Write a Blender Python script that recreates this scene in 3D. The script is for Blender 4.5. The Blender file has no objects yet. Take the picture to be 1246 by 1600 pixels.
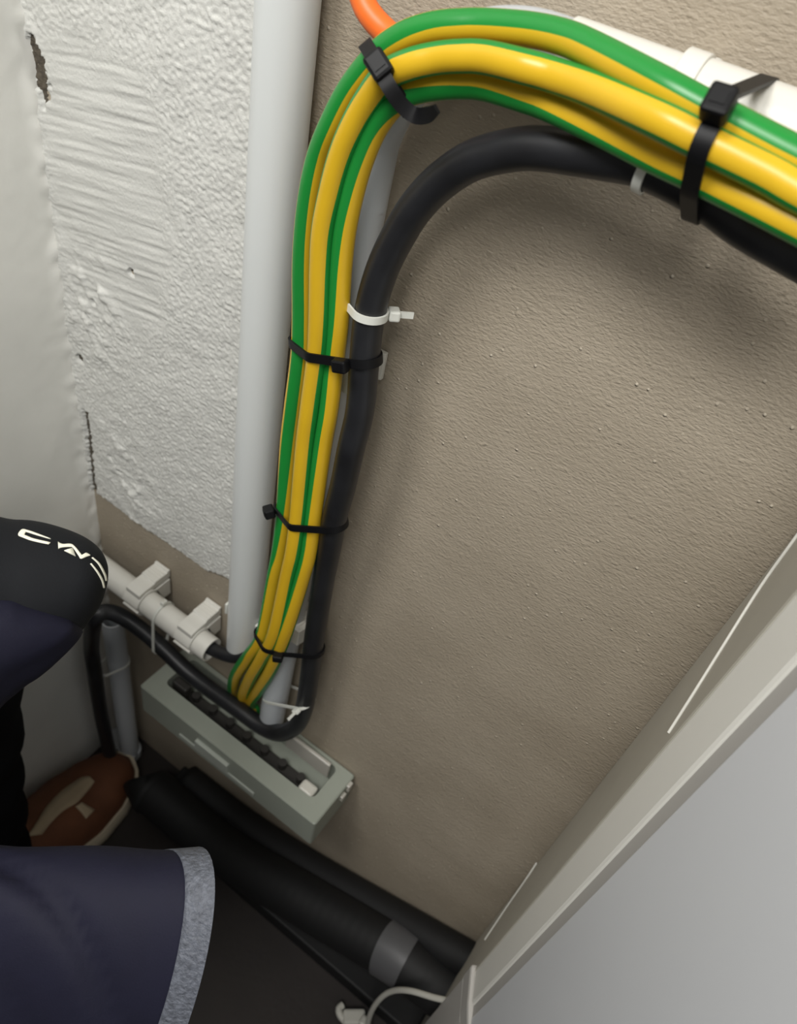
import bpy, bmesh, math, random
from mathutils import Vector, Matrix, noise
from mathutils.bvhtree import BVHTree

random.seed(7)
S = bpy.context.scene
COL = S.collection

# ---------------------------------------------------------------- camera
D, H, F = 0.36, 0.871, 1218.0            # distance to the back wall, height above the floor, focal length in pixels
CAM = Vector((0.0, -D, H))
_dn = Vector((-308.0, 1220.0, F)).normalized()
_x = -Vector((-3323.0, -2055.0, F))
_x = (_x - _dn * _x.dot(_dn)).normalized()
_z = -_dn
_y = _z.cross(_x)
def ray(px, py):
    v = Vector((px - 623.0, py - 800.0, F))
    return Vector((v.dot(_x), v.dot(_y), v.dot(_z)))
def onY(px, py, y):
    r = ray(px, py); return CAM + r * ((y + D) / r.y)
def onX(px, py, x):
    r = ray(px, py); return CAM + r * (x / r.x)
def onZ(px, py, z):
    r = ray(px, py); return CAM + r * ((z - H) / r.z)
def at(px, py, d):
    return CAM + ray(px, py) * (d / F)

cd = bpy.data.cameras.new('camera')
cam = bpy.data.objects.new('camera', cd); COL.objects.link(cam)
cd.sensor_fit = 'VERTICAL'; cd.sensor_height = 36.0; cd.lens = F / 1600.0 * 36.0
cd.clip_start = 0.01
R = Matrix(((_x[0], -_x[1], -_x[2]), (_y[0], -_y[1], -_y[2]), (_z[0], -_z[1], -_z[2])))
cam.matrix_world = Matrix.Translation(CAM) @ R.to_4x4()
cd.dof.use_dof = True; cd.dof.focus_distance = 0.43; cd.dof.aperture_fstop = 11.0
S.camera = cam

# ---------------------------------------------------------------- light
S.view_settings.view_transform = 'Standard'; S.view_settings.look = 'None'
S.view_settings.gamma = 1.0; S.view_settings.use_curve_mapping = False
S.view_settings.exposure = 0.0
w = bpy.data.worlds.new('world'); S.world = w; w.use_nodes = True
w.node_tree.nodes['Background'].inputs[0].default_value = (1.0, 0.99, 0.97, 1)
w.node_tree.nodes['Background'].inputs[1].default_value = 0.11
def area(name, loc, target, size, power, color):
    l = bpy.data.lights.new(name, 'AREA'); l.shape = 'DISK'; l.size = size; l.energy = power; l.color = color
    o = bpy.data.objects.new(name, l); COL.objects.link(o); o.location = loc
    o.rotation_euler = (Vector(target) - Vector(loc)).to_track_quat('-Z', 'Y').to_euler()
    return o
area('ceiling_lamp_light', (-0.40, -0.70, 1.55), (-0.1, 0, 0.5), 0.36, 8.0, (1.0, 0.985, 0.95))
area('fill_light', (0.08, -0.88, 1.56), (-0.25, 0, 0.6), 0.5, 9.8, (1.0, 0.985, 0.95))  # added soft fill from the right, lifts the left wall; no fixture here

# ---------------------------------------------------------------- materials
def lin(c):
    c /= 255.0
    return c / 12.92 if c <= 0.04045 else ((c + 0.055) / 1.055) ** 2.4
def rgb(r, g, b): return (lin(r), lin(g), lin(b), 1.0)
def mat(name, col, rough=0.5, var=0.0, vscale=20.0, bump=0.0, bscale=300.0, bdist=0.001, detail=3.0, spec=0.5,
        stretch=(1, 1, 1), col2=None, metallic=0.0, trans=0.0, sheen=0.0):
    m = bpy.data.materials.new(name); m.use_nodes = True
    nt = m.node_tree; p = nt.nodes['Principled BSDF']
    p.inputs['Base Color'].default_value = col; p.inputs['Roughness'].default_value = rough
    p.inputs['Specular IOR Level'].default_value = spec; p.inputs['Metallic'].default_value = metallic
    p.inputs['Transmission Weight'].default_value = trans
    p.inputs['Sheen Weight'].default_value = sheen
    tc = nt.nodes.new('ShaderNodeTexCoord'); mp = nt.nodes.new('ShaderNodeMapping')
    mp.inputs['Scale'].default_value = stretch
    nt.links.new(tc.outputs['Object'], mp.inputs['Vector'])
    if var > 0:
        n = nt.nodes.new('ShaderNodeTexNoise'); n.inputs['Scale'].default_value = vscale; n.inputs['Detail'].default_value = 5
        nt.links.new(mp.outputs[0], n.inputs['Vector'])
        rp = nt.nodes.new('ShaderNodeValToRGB')
        c2 = col2 or tuple(c * (1 - var) for c in col[:3]) + (1,)
        rp.color_ramp.elements[0].position = 0.3; rp.color_ramp.elements[1].position = 0.7
        rp.color_ramp.elements[0].color = c2; rp.color_ramp.elements[1].color = col
        nt.links.new(n.outputs['Fac'], rp.inputs[0]); nt.links.new(rp.outputs[0], p.inputs['Base Color'])
    if bump > 0:
        n = nt.nodes.new('ShaderNodeTexNoise'); n.inputs['Scale'].default_value = bscale; n.inputs['Detail'].default_value = detail
        nt.links.new(mp.outputs[0], n.inputs['Vector'])
        b = nt.nodes.new('ShaderNodeBump'); b.inputs['Strength'].default_value = bump; b.inputs['Distance'].default_value = bdist
        nt.links.new(n.outputs['Fac'], b.inputs['Height']); nt.links.new(b.outputs[0], p.inputs['Normal'])
    return m

M_white = mat('white_plaster', rgb(205, 205, 200), 0.62, 0.06, 25, 0.55, 420, 0.0009, 4)
M_left = mat('smooth_white_paint', rgb(232, 231, 225), 0.5, 0.12, 9, 0.25, 60, 0.0012, 4)
M_mortar = mat('bare_mortar', rgb(92, 84, 72), 0.9, 0.5, 260, 0.9, 300, 0.002, 5)
M_floor = mat('dark_floor', rgb(44, 37, 34), 0.6, 0.35, 14, 0.3, 120, 0.001)
M_pipe = mat('white_pvc', rgb(208, 211, 210), 0.32, 0.03, 8)
M_cond = mat('grey_pvc', rgb(186, 190, 193), 0.38, 0.04, 20)
M_cond2 = mat('white_conduit_pvc', rgb(220, 218, 210), 0.35, 0.04, 20)
M_clip = mat('clip_plastic', rgb(205, 203, 193), 0.4, 0.04, 40)
M_yel = mat('yellow_insulation', rgb(214, 173, 36), 0.33, 0.06, 30, 0.05, 180, 0.0004)
M_grn = mat('green_insulation', rgb(30, 134, 54), 0.33, 0.06, 30, 0.05, 180, 0.0004)
M_blk = mat('black_sheath', rgb(36, 37, 40), 0.42, 0.3, 40, 0.25, 60, 0.0006, 4, col2=rgb(24, 24, 26))
M_tie = mat('black_nylon', rgb(13, 13, 15), 0.5, spec=0.25)
M_wtie = mat('white_nylon', rgb(215, 216, 208), 0.4)
M_org = mat('orange_sheath', rgb(238, 112, 40), 0.45, 0.05, 30)
M_box = mat('grey_enclosure', rgb(150, 155, 144), 0.5, 0.04, 60, 0.08, 900, 0.0002)
M_boxd = mat('enclosure_inside', rgb(48, 46, 43), 0.6)
M_lab = mat('embossed_grey', rgb(172, 177, 168), 0.4)
M_clear = mat('clear_plastic', rgb(214, 210, 200), 0.25, trans=0.35)
M_brass = mat('bar_metal', rgb(150, 135, 115), 0.4, 0.2, 90, metallic=0.7)
M_jack = mat('navy_fabric', rgb(24, 24, 43), 0.75, 0.18, 30, 0.3, 900, 0.0004, spec=0.3)
M_dark = mat('black_fabric', rgb(17, 19, 23), 0.8, 0.15, 30, 0.3, 900, 0.0004, spec=0.3)
M_trs = mat('black_trouser', rgb(14, 14, 17), 0.9, spec=0.1)
M_trim = mat('grey_reflective_tape', rgb(108, 112, 122), 0.55, 0.45, 330, 0.9, 380, 0.002, 5)
M_logo = mat('cream_print', rgb(246, 244, 226), 0.6)
M_shoe = mat('brown_leather', rgb(112, 68, 42), 0.7, 0.3, 30, 0.2, 500, 0.0005)
M_over = mat('beige_leather', rgb(178, 160, 132), 0.7, 0.1, 40)
M_sole = mat('cream_rubber', rgb(196, 184, 160), 0.7, 0.1, 40)
M_hose = mat('black_hose', rgb(15, 15, 16), 0.65, 0.2, 50)
M_tape = mat('grey_tape', rgb(84, 84, 86), 0.45)
M_door = mat('white_lacquer', rgb(216, 218, 221), 0.35, 0.03, 5)
M_frame = mat('white_door_frame', rgb(228, 226, 218), 0.4, 0.04, 10)
M_gask = mat('grey_gasket', rgb(176, 173, 168), 0.5)
M_rev = mat('grey_reveal', rgb(190, 186, 174), 0.55, 0.08, 15)

def wall_material():
    m = bpy.data.materials.new('taupe_render'); m.use_nodes = True; nt = m.node_tree; p = nt.nodes['Principled BSDF']
    p.inputs['Roughness'].default_value = 0.62; p.inputs['Specular IOR Level'].default_value = 0.45
    tc = nt.nodes.new('ShaderNodeTexCoord')
    def nz(scale, det, stretch=(1, 1, 1)):
        mp = nt.nodes.new('ShaderNodeMapping'); mp.inputs['Scale'].default_value = stretch
        mp.inputs['Rotation'].default_value = (0, math.radians(12), 0)
        n = nt.nodes.new('ShaderNodeTexNoise'); n.inputs['Scale'].default_value = scale; n.inputs['Detail'].default_value = det
        nt.links.new(tc.outputs['Object'], mp.inputs[0]); nt.links.new(mp.outputs[0], n.inputs['Vector']); return n
    a = nz(9, 6); r = nt.nodes.new('ShaderNodeValToRGB')
    r.color_ramp.elements[0].position = 0.32; r.color_ramp.elements[1].position = 0.7
    r.color_ramp.elements[0].color = rgb(152, 141, 124); r.color_ramp.elements[1].color = rgb(168, 157, 140)
    nt.links.new(a.outputs['Fac'], r.inputs[0])
    # scattered sand grains: paler, standing out of the render
    vo = nt.nodes.new('ShaderNodeTexVoronoi'); vo.inputs['Scale'].default_value = 150; vo.inputs['Randomness'].default_value = 1.0
    nt.links.new(tc.outputs['Object'], vo.inputs['Vector'])
    gr = nt.nodes.new('ShaderNodeMapRange'); gr.interpolation_type = 'SMOOTHSTEP'
    gr.inputs[1].default_value = 0.19; gr.inputs[2].default_value = 0.06; gr.inputs[3].default_value = 0.0; gr.inputs[4].default_value = 1.0
    nt.links.new(vo.outputs['Distance'], gr.inputs[0])
    sc = nt.nodes.new('ShaderNodeSeparateColor'); nt.links.new(vo.outputs['Color'], sc.inputs[0])
    th = nt.nodes.new('ShaderNodeMapRange'); th.inputs[1].default_value = 0.62; th.inputs[2].default_value = 1.05
    nt.links.new(sc.outputs[0], th.inputs[0])
    gm = nt.nodes.new('ShaderNodeMath'); gm.operation = 'MULTIPLY'; nt.links.new(gr.outputs[0], gm.inputs[0]); nt.links.new(th.outputs[0], gm.inputs[1])
    mx = nt.nodes.new('ShaderNodeMix'); mx.data_type = 'RGBA'; nt.links.new(gm.outputs[0], mx.inputs[0])
    nt.links.new(r.outputs[0], mx.inputs[6]); mx.inputs[7].default_value = rgb(200, 190, 172); nt.links.new(mx.outputs[2], p.inputs['Base Color'])
    f = nz(620, 3, (0.6, 1, 1.25)); c = nz(55, 3, (0.35, 1, 1.4))
    v = nt.nodes.new('ShaderNodeTexNoise'); v.inputs['Scale'].default_value = 170; v.inputs['Detail'].default_value = 1
    nt.links.new(tc.outputs['Object'], v.inputs['Vector'])
    vr = nt.nodes.new('ShaderNodeValToRGB'); vr.color_ramp.elements[0].position = 0.62; vr.color_ramp.elements[1].position = 0.75
    nt.links.new(v.outputs['Fac'], vr.inputs[0])
    def madd(x, k, y=None):
        q = nt.nodes.new('ShaderNodeMath'); q.operation = 'MULTIPLY_ADD'; q.inputs[1].default_value = k
        nt.links.new(x, q.inputs[0])
        if y is None: q.inputs[2].default_value = 0
        else: nt.links.new(y, q.inputs[2])
        return q.outputs[0]
    h = madd(c.outputs['Fac'], 0.6, madd(f.outputs['Fac'], 1.15, madd(vr.outputs[0], 0.3, madd(gm.outputs[0], 1.3))))
    b = nt.nodes.new('ShaderNodeBump'); b.inputs['Strength'].default_value = 0.8; b.inputs['Distance'].default_value = 0.0009
    nt.links.new(h, b.inputs['Height']); nt.links.new(b.outputs[0], p.inputs['Normal'])
    return m
M_wall = wall_material()

# ---------------------------------------------------------------- mesh helpers
class MB:
    """collects shapes in world coordinates, then links them as ONE mesh object"""
    def __init__(self): self.v = []; self.f = []; self.m = []
    def add(self, vs, fs, mi=0):
        o = len(self.v); self.v += [Vector(p) for p in vs]
        for k, f in enumerate(fs):
            self.f.append(tuple(i + o for i in f)); self.m.append(mi[k] if isinstance(mi, list) else mi)
        return self
    def box(self, c, s, ax=None, mi=0):
        c = Vector(c); ax = ax or (Vector((1, 0, 0)), Vector((0, 1, 0)), Vector((0, 0, 1)))
        vs = [c + ax[0] * (sx * s[0] / 2) + ax[1] * (sy * s[1] / 2) + ax[2] * (sz * s[2] / 2)
              for sx in (-1, 1) for sy in (-1, 1) for sz in (-1, 1)]
        return self.add(vs, [(0, 1, 3, 2), (4, 6, 7, 5), (0, 4, 5, 1), (2, 3, 7, 6), (0, 2, 6, 4), (1, 5, 7, 3)], mi)
    def loft(self, rings, closed=True, caps=True, mi=0):
        n = len(rings[0]); vs = [p for r in rings for p in r]; fs = []; ms = []
        for i in range(len(rings) - 1):
            for k in range(n if closed else n - 1):
                k2 = (k + 1) % n
                fs.append((i * n + k, i * n + k2, (i + 1) * n + k2, (i + 1) * n + k))
                ms.append(mi[k] if isinstance(mi, list) else mi)
        if caps and closed:
            fs.append(tuple(range(n - 1, -1, -1))); fs.append(tuple(range((len(rings) - 1) * n, len(rings) * n)))
            m0 = mi[0] if isinstance(mi, list) else mi; ms += [m0, m0]
        return self.add(vs, fs, ms)
    def tube(self, pts, r, n=20, caps=True, phi=None, mi=0):
        fr = frames(pts); rings = []
        for i, (p, t, ref, left) in enumerate(fr):
            rr = r[i] if isinstance(r, (list, tuple)) else r
            ph = phi[i] if phi else 0.0
            rings.append([p + (ref * math.cos(ph + 2 * math.pi * k / n) + left * math.sin(ph + 2 * math.pi * k / n)) * rr for k in range(n)])
        return self.loft(rings, True, caps, mi)
    def pipe(self, a, b, ro, ri, n=32, mi=0):
        """a straight hollow pipe with wall thickness, open at both ends"""
        a = Vector(a); b = Vector(b); t = (b - a).normalized(); u = t.orthogonal().normalized(); v = t.cross(u)
        def ring(c, r): return [c + (u * math.cos(2 * math.pi * k / n) + v * math.sin(2 * math.pi * k / n)) * r for k in range(n)]
        return self.loft([ring(a, ri), ring(a, ro), ring(b, ro), ring(b, ri), ring(a, ri)], True, False, mi)
    def prism(self, poly, vec, mi=0):
        vec = Vector(vec); n = len(poly); vs = [Vector(p) for p in poly] + [Vector(p) + vec for p in poly]
        fs = [tuple(range(n - 1, -1, -1)), tuple(range(n, 2 * n))] + [(k, (k + 1) % n, n + (k + 1) % n, n + k) for k in range(n)]
        return self.add(vs, fs, mi)
    def build(self, name, mats, parent=None, smooth=True, bevel=0.0, origin=None, angle=40, sub=0, segs=2):
        if not isinstance(mats, (list, tuple)): mats = [mats]
        if parent is not None: o = Vector(parent['_loc'])
        elif origin is not None: o = Vector(origin)
        else:
            lo = [min(p[i] for p in self.v) for i in range(3)]; hi = [max(p[i] for p in self.v) for i in range(3)]
            o = Vector(((lo[0] + hi[0]) / 2, (lo[1] + hi[1]) / 2, lo[2]))
        me = bpy.data.meshes.new(name); me.from_pydata([p - o for p in self.v], [], self.f)
        for m in mats: me.materials.append(m)
        for p, i in zip(me.polygons, self.m): p.material_index = i; p.use_smooth = smooth
        bm = bmesh.new(); bm.from_mesh(me); bmesh.ops.recalc_face_normals(bm, faces=bm.faces); bm.to_mesh(me); bm.free()
        if smooth: me.set_sharp_from_angle(angle=math.radians(angle))
        ob = bpy.data.objects.new(name, me); COL.objects.link(ob)
        if parent is None: ob.location = o
        else: ob.parent = parent
        ob['_loc'] = tuple(o)
        if bevel > 0:
            b = ob.modifiers.new('bevel', 'BEVEL'); b.width = bevel; b.segments = segs; b.limit_method = 'ANGLE'; b.angle_limit = math.radians(38)
        if sub:
            s = ob.modifiers.new('subdivision', 'SUBSURF'); s.levels = sub; s.render_levels = sub
        return ob

def frames(pts):
    out = []; n = len(pts)
    for i, p in enumerate(pts):
        t = (pts[min(i + 1, n - 1)] - pts[max(i - 1, 0)]).normalized()
        ref = CAM - p; ref = (ref - t * ref.dot(t))
        ref = ref.normalized() if ref.length > 1e-6 else t.orthogonal().normalized()
        out.append((p, t, ref, ref.cross(t)))
    return out
def spline(pts, step=0.004):
    """Catmull-Rom through tuples (any length); first three are the position"""
    P = [list(p) for p in pts]
    P = [[2 * a - b for a, b in zip(P[0], P[1])]] + P + [[2 * a - b for a, b in zip(P[-1], P[-2])]]
    out = []
    for i in range(1, len(P) - 2):
        p0, p1, p2, p3 = P[i - 1:i + 3]
        L = math.dist(p1[:3], p2[:3]); k = max(2, int(L / step))
        for j in range(k):
            s = j / k
            out.append([0.5 * (2 * b + (c - a) * s + (2 * a - 5 * b + 4 * c - d) * s * s + (-a + 3 * b - 3 * c + d) * s ** 3)
                        for a, b, c, d in zip(p0, p1, p2, p3)])
    out.append(P[-2]); return out
def V3(p): return Vector(p[:3])

def tag(o, label=None, cat=None, group=None, kind=None):
    if label: o['label'] = label
    if cat: o['category'] = cat
    if group: o['group'] = group
    if kind: o['kind'] = kind
    return o
def thing(name, label, cat, loc, group=None):
    o = bpy.data.objects.new(name, None); COL.objects.link(o); o.location = loc; o['_loc'] = tuple(loc)
    o.empty_display_size = 0.02
    return tag(o, label, cat, group)

# ================================================================ THE SETTING
XL, XR, ZF = -0.504, 0.0505, -0.20
mb = MB(); mb.box(((XL + 0.12) / 2 - 0.02, 0.03, 0.6), (0.12 - XL + 0.10, 0.06, 1.6))
wall_back = tag(mb.build('wall_back', M_wall, smooth=False), 'taupe rendered back wall behind the cable bundle', 'wall', kind='structure')
mb = MB(); mb.box((-0.2, -0.75, ZF - 0.02), (1.2, 1.62, 0.04))
tag(mb.build('floor', M_floor, smooth=False), 'dark brown floor under the black hose', 'floor', kind='structure')

mb = MB(); mb.box(((XL + XR) / 2 + 0.06, -0.037, ZF + 0.015), (XR - XL - 0.12, 0.074, 0.03))
tag(mb.build('baseboard_back', M_hose, smooth=False, bevel=0.003), 'black ledge along the foot of the back wall', 'ledge', kind='structure')

# rough white coat on the back wall: real relief, torn off at its lower edge
edge_px = [(120, 790), (150, 797), (172, 812), (200, 832), (232, 852), (262, 872), (285, 886), (310, 898), (322, 906), (328, 892), (345, 900), (362, 906), (400, 908)]
edge_w = [onY(x, y, -0.002) for x, y in edge_px]
def edge_z(x):
    for a, b in zip(edge_w, edge_w[1:]):
        if a.x <= x <= b.x: return a.z + (b.z - a.z) * (x - a.x) / max(1e-6, b.x - a.x)
    return edge_w[0].z if x < edge_w[0].x else edge_w[-1].z
def sm(a, b, x):
    t = min(1, max(0, (x - a) / (b - a))); return t * t * (3 - 2 * t)
streak_c = onY(170, 310, 0); crack_a = onY(54, 55, 0); crack_b = onY(76, 172, 0)
lump_c = onY(150, 480, 0); lump2 = onY(205, 740, 0)
def coat_height(x, z):
    p = Vector((x, 0.3, z))
    fine = noise.fractal(p * 380, 1.0, 2.1, 2) * 0.00085
    mid = noise.noise(p * 95) * 0.0006
    # smooth trowelled patch with sideways streaks
    cx = (x - streak_c.x) / 0.062; cz = (z - streak_c.z - 0.1 * (x - streak_c.x)) / 0.105
    k = 1 - sm(0.75, 1.1, math.sqrt(abs(cx) ** 4 + abs(cz) ** 4) ** 0.5 + 0.18 * noise.noise(p * 40))
    zz = z - 0.17 * (x - streak_c.x)
    st = noise.fractal(Vector((x * 15, 1.7, zz * 230)), 1.0, 2.0, 3) * 0.0008 - 0.0008
    h = (fine + mid) * (1 - k) + st * k
    # heavier lumps near the corner
    l = math.exp(-((x - lump_c.x) / 0.03) ** 2 - ((z - lump_c.z) / 0.05) ** 2) + 0.9 * math.exp(-((x - lump2.x) / 0.03) ** 2 - ((z - lump2.z) / 0.06) ** 2)
    h += l * max(0, noise.fractal(p * 75, 1.0, 2.0, 2)) * 0.0048
    h += 0.0012 * noise.noise(p * 22)
    h += 0.0015 * sm(0.02, 0.0, x - XL) * (0.6 + 0.9 * noise.noise(p * 60))
    e = z - edge_z(x) + 0.003 * noise.noise(p * 120) + 0.0015 * noise.noise(p * 330)
    # a few flakes left on the bare patch under the edge
    fl = 0.0
    q = onY(182, 838, 0)
    fl = math.exp(-((x - q.x) / 0.006) ** 2 - ((z - q.z) / 0.012) ** 2) - 0.35 + 0.35 * noise.noise(p * 160)
    cover = max(sm(-0.0015, 0.0022, e), sm(0.0, 0.2, fl) * 0.8)
    return (0.0034 + h), cover
nx = 222; xs = [XL - 0.004 + (0.222) * i / (nx - 1) for i in range(nx)]
zs = [0.28 + 0.00102 * i for i in range(564)] + [0.87, 0.92, 1.0, 1.15, 1.39]
vs = []; cov = []
for z in zs:
    for x in xs:
        h, c = coat_height(x, z)
        vs.append((x, 0.003 - (0.003 + h) * c, z)); cov.append(c)
fs = []; ms = []
ca, cb = crack_a, crack_b
crack2 = (onY(138, 640, 0), onY(153, 785, 0))
for j in range(len(zs) - 1):
    for i in range(nx - 1):
        q = (j * nx + i, j * nx + i + 1, (j + 1) * nx + i + 1, (j + 1) * nx + i)
        if max(cov[k] for k in q) < 0.02: continue
        x, z = xs[i], zs[j]
        m = 0
        if cb.z < z < ca.z:
            s = (ca.z - z) / (ca.z - cb.z); xc = ca.x + (cb.x - ca.x) * s
            wd = 0.0065 * math.sin(math.pi * min(1, s + 0.08)) + 0.001
            if abs(x - xc + 0.003 * noise.noise(Vector((0, 4, z * 150)))) < wd * (1 + 0.7 * noise.noise(Vector((x * 300, 2, z * 300)))): m = 1
        k0_, k1_ = crack2
        if k1_.z < z < k0_.z:
            s = (k0_.z - z) / (k0_.z - k1_.z); xc = k0_.x + (k1_.x - k0_.x) * s
            if abs(x - xc + 0.0012 * noise.noise(Vector((0, 9, z * 120)))) < 0.0028 * (1 + 0.7 * noise.noise(Vector((3, 2, z * 260)))): m = 1
        for (px_, py_, rr) in ((210, 425, .0022), (150, 472, .002), (128, 558, .0036), (70, 290, .0018), (175, 712, .002), (190, 735, .0022)):
            q0 = onY(px_, py_, 0)
            if math.hypot(x - q0.x, (z - q0.z)) < rr * (1 + 0.8 * noise.noise(Vector((x * 200, 7, z * 200)))): m = 1
        fs.append(q); ms.append(m)
# sink the bare-mortar spots a little into the coat
dug = set()
for f, m in zip(fs, ms):
    if m: dug.update(f)
vs = [(x, y + 0.0028 if i in dug else y, z) for i, (x, y, z) in enumerate(vs)]
mb = MB(); mb.add(vs, fs, ms)
coat = tag(mb.build('wall_back_plaster', [M_white, M_mortar], origin=(0, 0, 0), angle=180),
           'rough white plaster coat with a torn lower edge on the back wall', 'plaster', kind='structure')

# left wall with gentle relief
ny, nz_ = 90, 420
vs = []; fs = []
for j in range(nz_):
    for i in range(ny):
        y = 0.005 - 0.30 * (i / (ny - 1)) ** 1.3; z = ZF + 1.6 * j / (nz_ - 1)
        p = Vector((2.1, y, z))
        b = 0.0012 * noise.noise(p * 14) + 0.0026 * sm(0.016, 0.0, -y) * (0.6 + noise.noise(p * 90))
        b += 0.0004 * noise.noise(p * 90) * sm(0.06, 0.0, -y)
        vs.append((XL + b, y, z))
n0 = len(vs)
for j in range(nz_ - 1):
    for i in range(ny - 1):
        fs.append((j * ny + i, j * ny + i + 1, (j + 1) * ny + i + 1, (j + 1) * ny + i))
mb = MB(); mb.add(vs, fs)
mb.box((XL - 0.035, -0.145, 0.6), (0.06, 0.30, 1.6))
tag(mb.build('wall_left', M_left, origin=(XL, 0, 0), angle=50), 'smooth white wall beside the jacket', 'wall', kind='structure')

# narrow reveal on the right, between the wall and the door
mb = MB(); mb.box((XR + 0.02, -0.047, 0.6), (0.04, 0.094, 1.6))
rev = tag(mb.build('wall_right', M_rev, smooth=False, bevel=0.002), 'narrow grey reveal between back wall and white door', 'wall', kind='structure')
mb = MB()
pts = [onX(x, y, XR - 0.0006) for x, y in ((1300, 760), (1245, 838), (1190, 915), (1130, 1010), (1085, 1082), (1045, 1145))]
mb.tube([V3(p) for p in spline(pts, 0.006)], 0.0008, 10)
mb.build('sealant_bead', M_frame, rev)
mb = MB()
pts = [onX(x, y, XR - 0.0006) for x, y in ((866, 1305), (828, 1365), (790, 1420), (758, 1468))]
mb.tube([V3(p) for p in spline(pts, 0.006)], 0.0008, 10)
mb.build('sealant_bead', M_frame, rev)

# white door standing a little off the reveal
du = Vector((math.sin(math.radians(23)), -math.cos(math.radians(23)), 0)); dn = Vector((-du.y, du.x, 0)) * -1
dn = Vector((-math.cos(math.radians(23)), -math.sin(math.radians(23)), 0))
P1 = Vector((XR, -0.092, 0)); ZB = 0.158; ZU = Vector((0, 0, 1))
door = bpy.data.objects.new('door_1', None); COL.objects.link(door)
door.location = P1; door['_loc'] = tuple(P1); tag(door, 'white door with a grooved edge at right', 'door', kind='structure')
def dpt(s, n, z): return P1 + du * s + dn * n + ZU * z
def dslab(s0, s1, n0, n1, z0, z1): 
    m = MB(); m.prism([dpt(s0, n0, z0), dpt(s1, n0, z0), dpt(s1, n1, z0), dpt(s0, n1, z0)], (0, 0, z1 - z0)); return m
dslab(0, 0.0275, -0.030, 0.0, ZB, 1.4).build('door_frame', M_frame, door, smooth=False, bevel=0.0025)
dslab(0.0275, 0.042, -0.030, -0.0018, ZB, 1.4).build('seal_groove', M_gask, door, smooth=False)
dslab(0.0355, 0.62, -0.030, -0.0012, ZB, 1.4).build('door_panel', M_door, door, smooth=False, bevel=0.0015)
m = MB()
m.prism([dpt(-0.004, 0.004, 0), dpt(0.026, 0.003, 0), dpt(0.05, 0.000, 0), dpt(0.05, -0.028, 0), dpt(-0.004, -0.028, 0)], (0, 0, 0.03))
for k in range(len(m.v)): m.v[k].z += ZB - 0.03
m.build('bottom_cap', M_gask, door, smooth=False, bevel=0.003)
m = MB(); m.prism([dpt(-0.002, 0.0035, 0), dpt(0.03, 0.002, 0), dpt(0.05, -0.002, 0), dpt(0.05, -0.026, 0), dpt(-0.002, -0.026, 0)], (0, 0, ZB - 0.03 - ZF))
for k in range(len(m.v)): m.v[k].z += ZF
m.build('door_foot', M_gask, door, smooth=False, bevel=0.002)

# ================================================================ PIPES AND CONDUITS
YP = -0.018
mb = MB(); mb.pipe((-0.2805, YP, 0.225), (-0.2765, YP, 1.38), 0.016, 0.0142, 48)
tag(mb.build('vertical_pipe', M_pipe, angle=60), 'wide white pipe running up the wall left of the cable bundle', 'pipe')

def clip(name, label, c, axis, out, r, group, wid=0.020, tab=None, open_front=False, tabside=1, mat_=None, gap=None):
    """snap-on conduit clip: C ring, base on the wall, and a latch arm; axis = along the pipe, out = away from the wall"""
    c = Vector(c); a = Vector(axis).normalized(); o = Vector(out).normalized(); s = a.cross(o)
    gap = gap or abs(c.y); base = c - o * (gap - 0.002)
    t = thing(name, label, 'clip', base, group)
    m = MB(); ro = r + 0.0028; ri = r + 0.0002; rings = []
    a0, a1 = (70, 290) if open_front else (12, 348)
    n = 36
    for i in range(n + 1):
        g = math.radians(a0 + (a1 - a0) * i / n)
        d = o * math.cos(g) + s * math.sin(g)
        k = 0.0015 * max(0, 1 - min(i, n - i) / 4) if open_front else 0
        rings.append([c + d * (ri + k) - a * wid / 2, c + d * (ro + k) - a * wid / 2, c + d * (ro + k) + a * wid / 2, c + d * (ri + k) + a * wid / 2])
    m.loft(rings, True, True)
    m.build('ring', mat_ or M_clip, t, bevel=0.0005)
    m = MB(); dd = gap - r
    m.box(base + o * (dd / 2), (wid, dd, 2 * r * 0.9), (a, o, s)); m.build('base', mat_ or M_clip, t, smooth=False, bevel=0.0008)
    if tab:
        m = MB()
        L = gap - 0.001
        q = c + s * tabside * (ro + 0.001)
        # stepped arm from the crown of the ring back to the wall
        prof = [(0.010, -0.004), (0.010, 0.002), (0.002, 0.0035), (-0.010, 0.0035), (-0.0115, 0.0055), (-L + 0.004, 0.0055), (-L + 0.003, 0.0075), (-L, 0.0075), (-L, -0.003), (0.0, -0.003)]
        wv = a * wid * 0.9
        m.prism([q + o * u + s * tabside * v - wv / 2 for u, v in prof], wv)
        m.build('latch', mat_ or M_clip, t, smooth=False, bevel=0.0006)
        m = MB()
        for k in range(3):
            m.box(q + o * (-L + 0.007 + k * 0.0035) + s * tabside * 0.0055, (wid * 0.8, 0.0012, 0.0014), (a, o, s))
        m.build('grip_rib', mat_ or M_clip, t, smooth=False)
    return t

OUT = Vector((0, -1, 0)); UP = Vector((0, 0, 1)); RT = Vector((1, 0, 0))
pc = onY(388, 965, YP)
clip('pipe_clip', 'open white clip behind the lower end of the wide white pipe', (-0.2803, YP, pc.z), UP, OUT, 0.016, None, wid=0.014, open_front=True, mat_=M_wtie)

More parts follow.
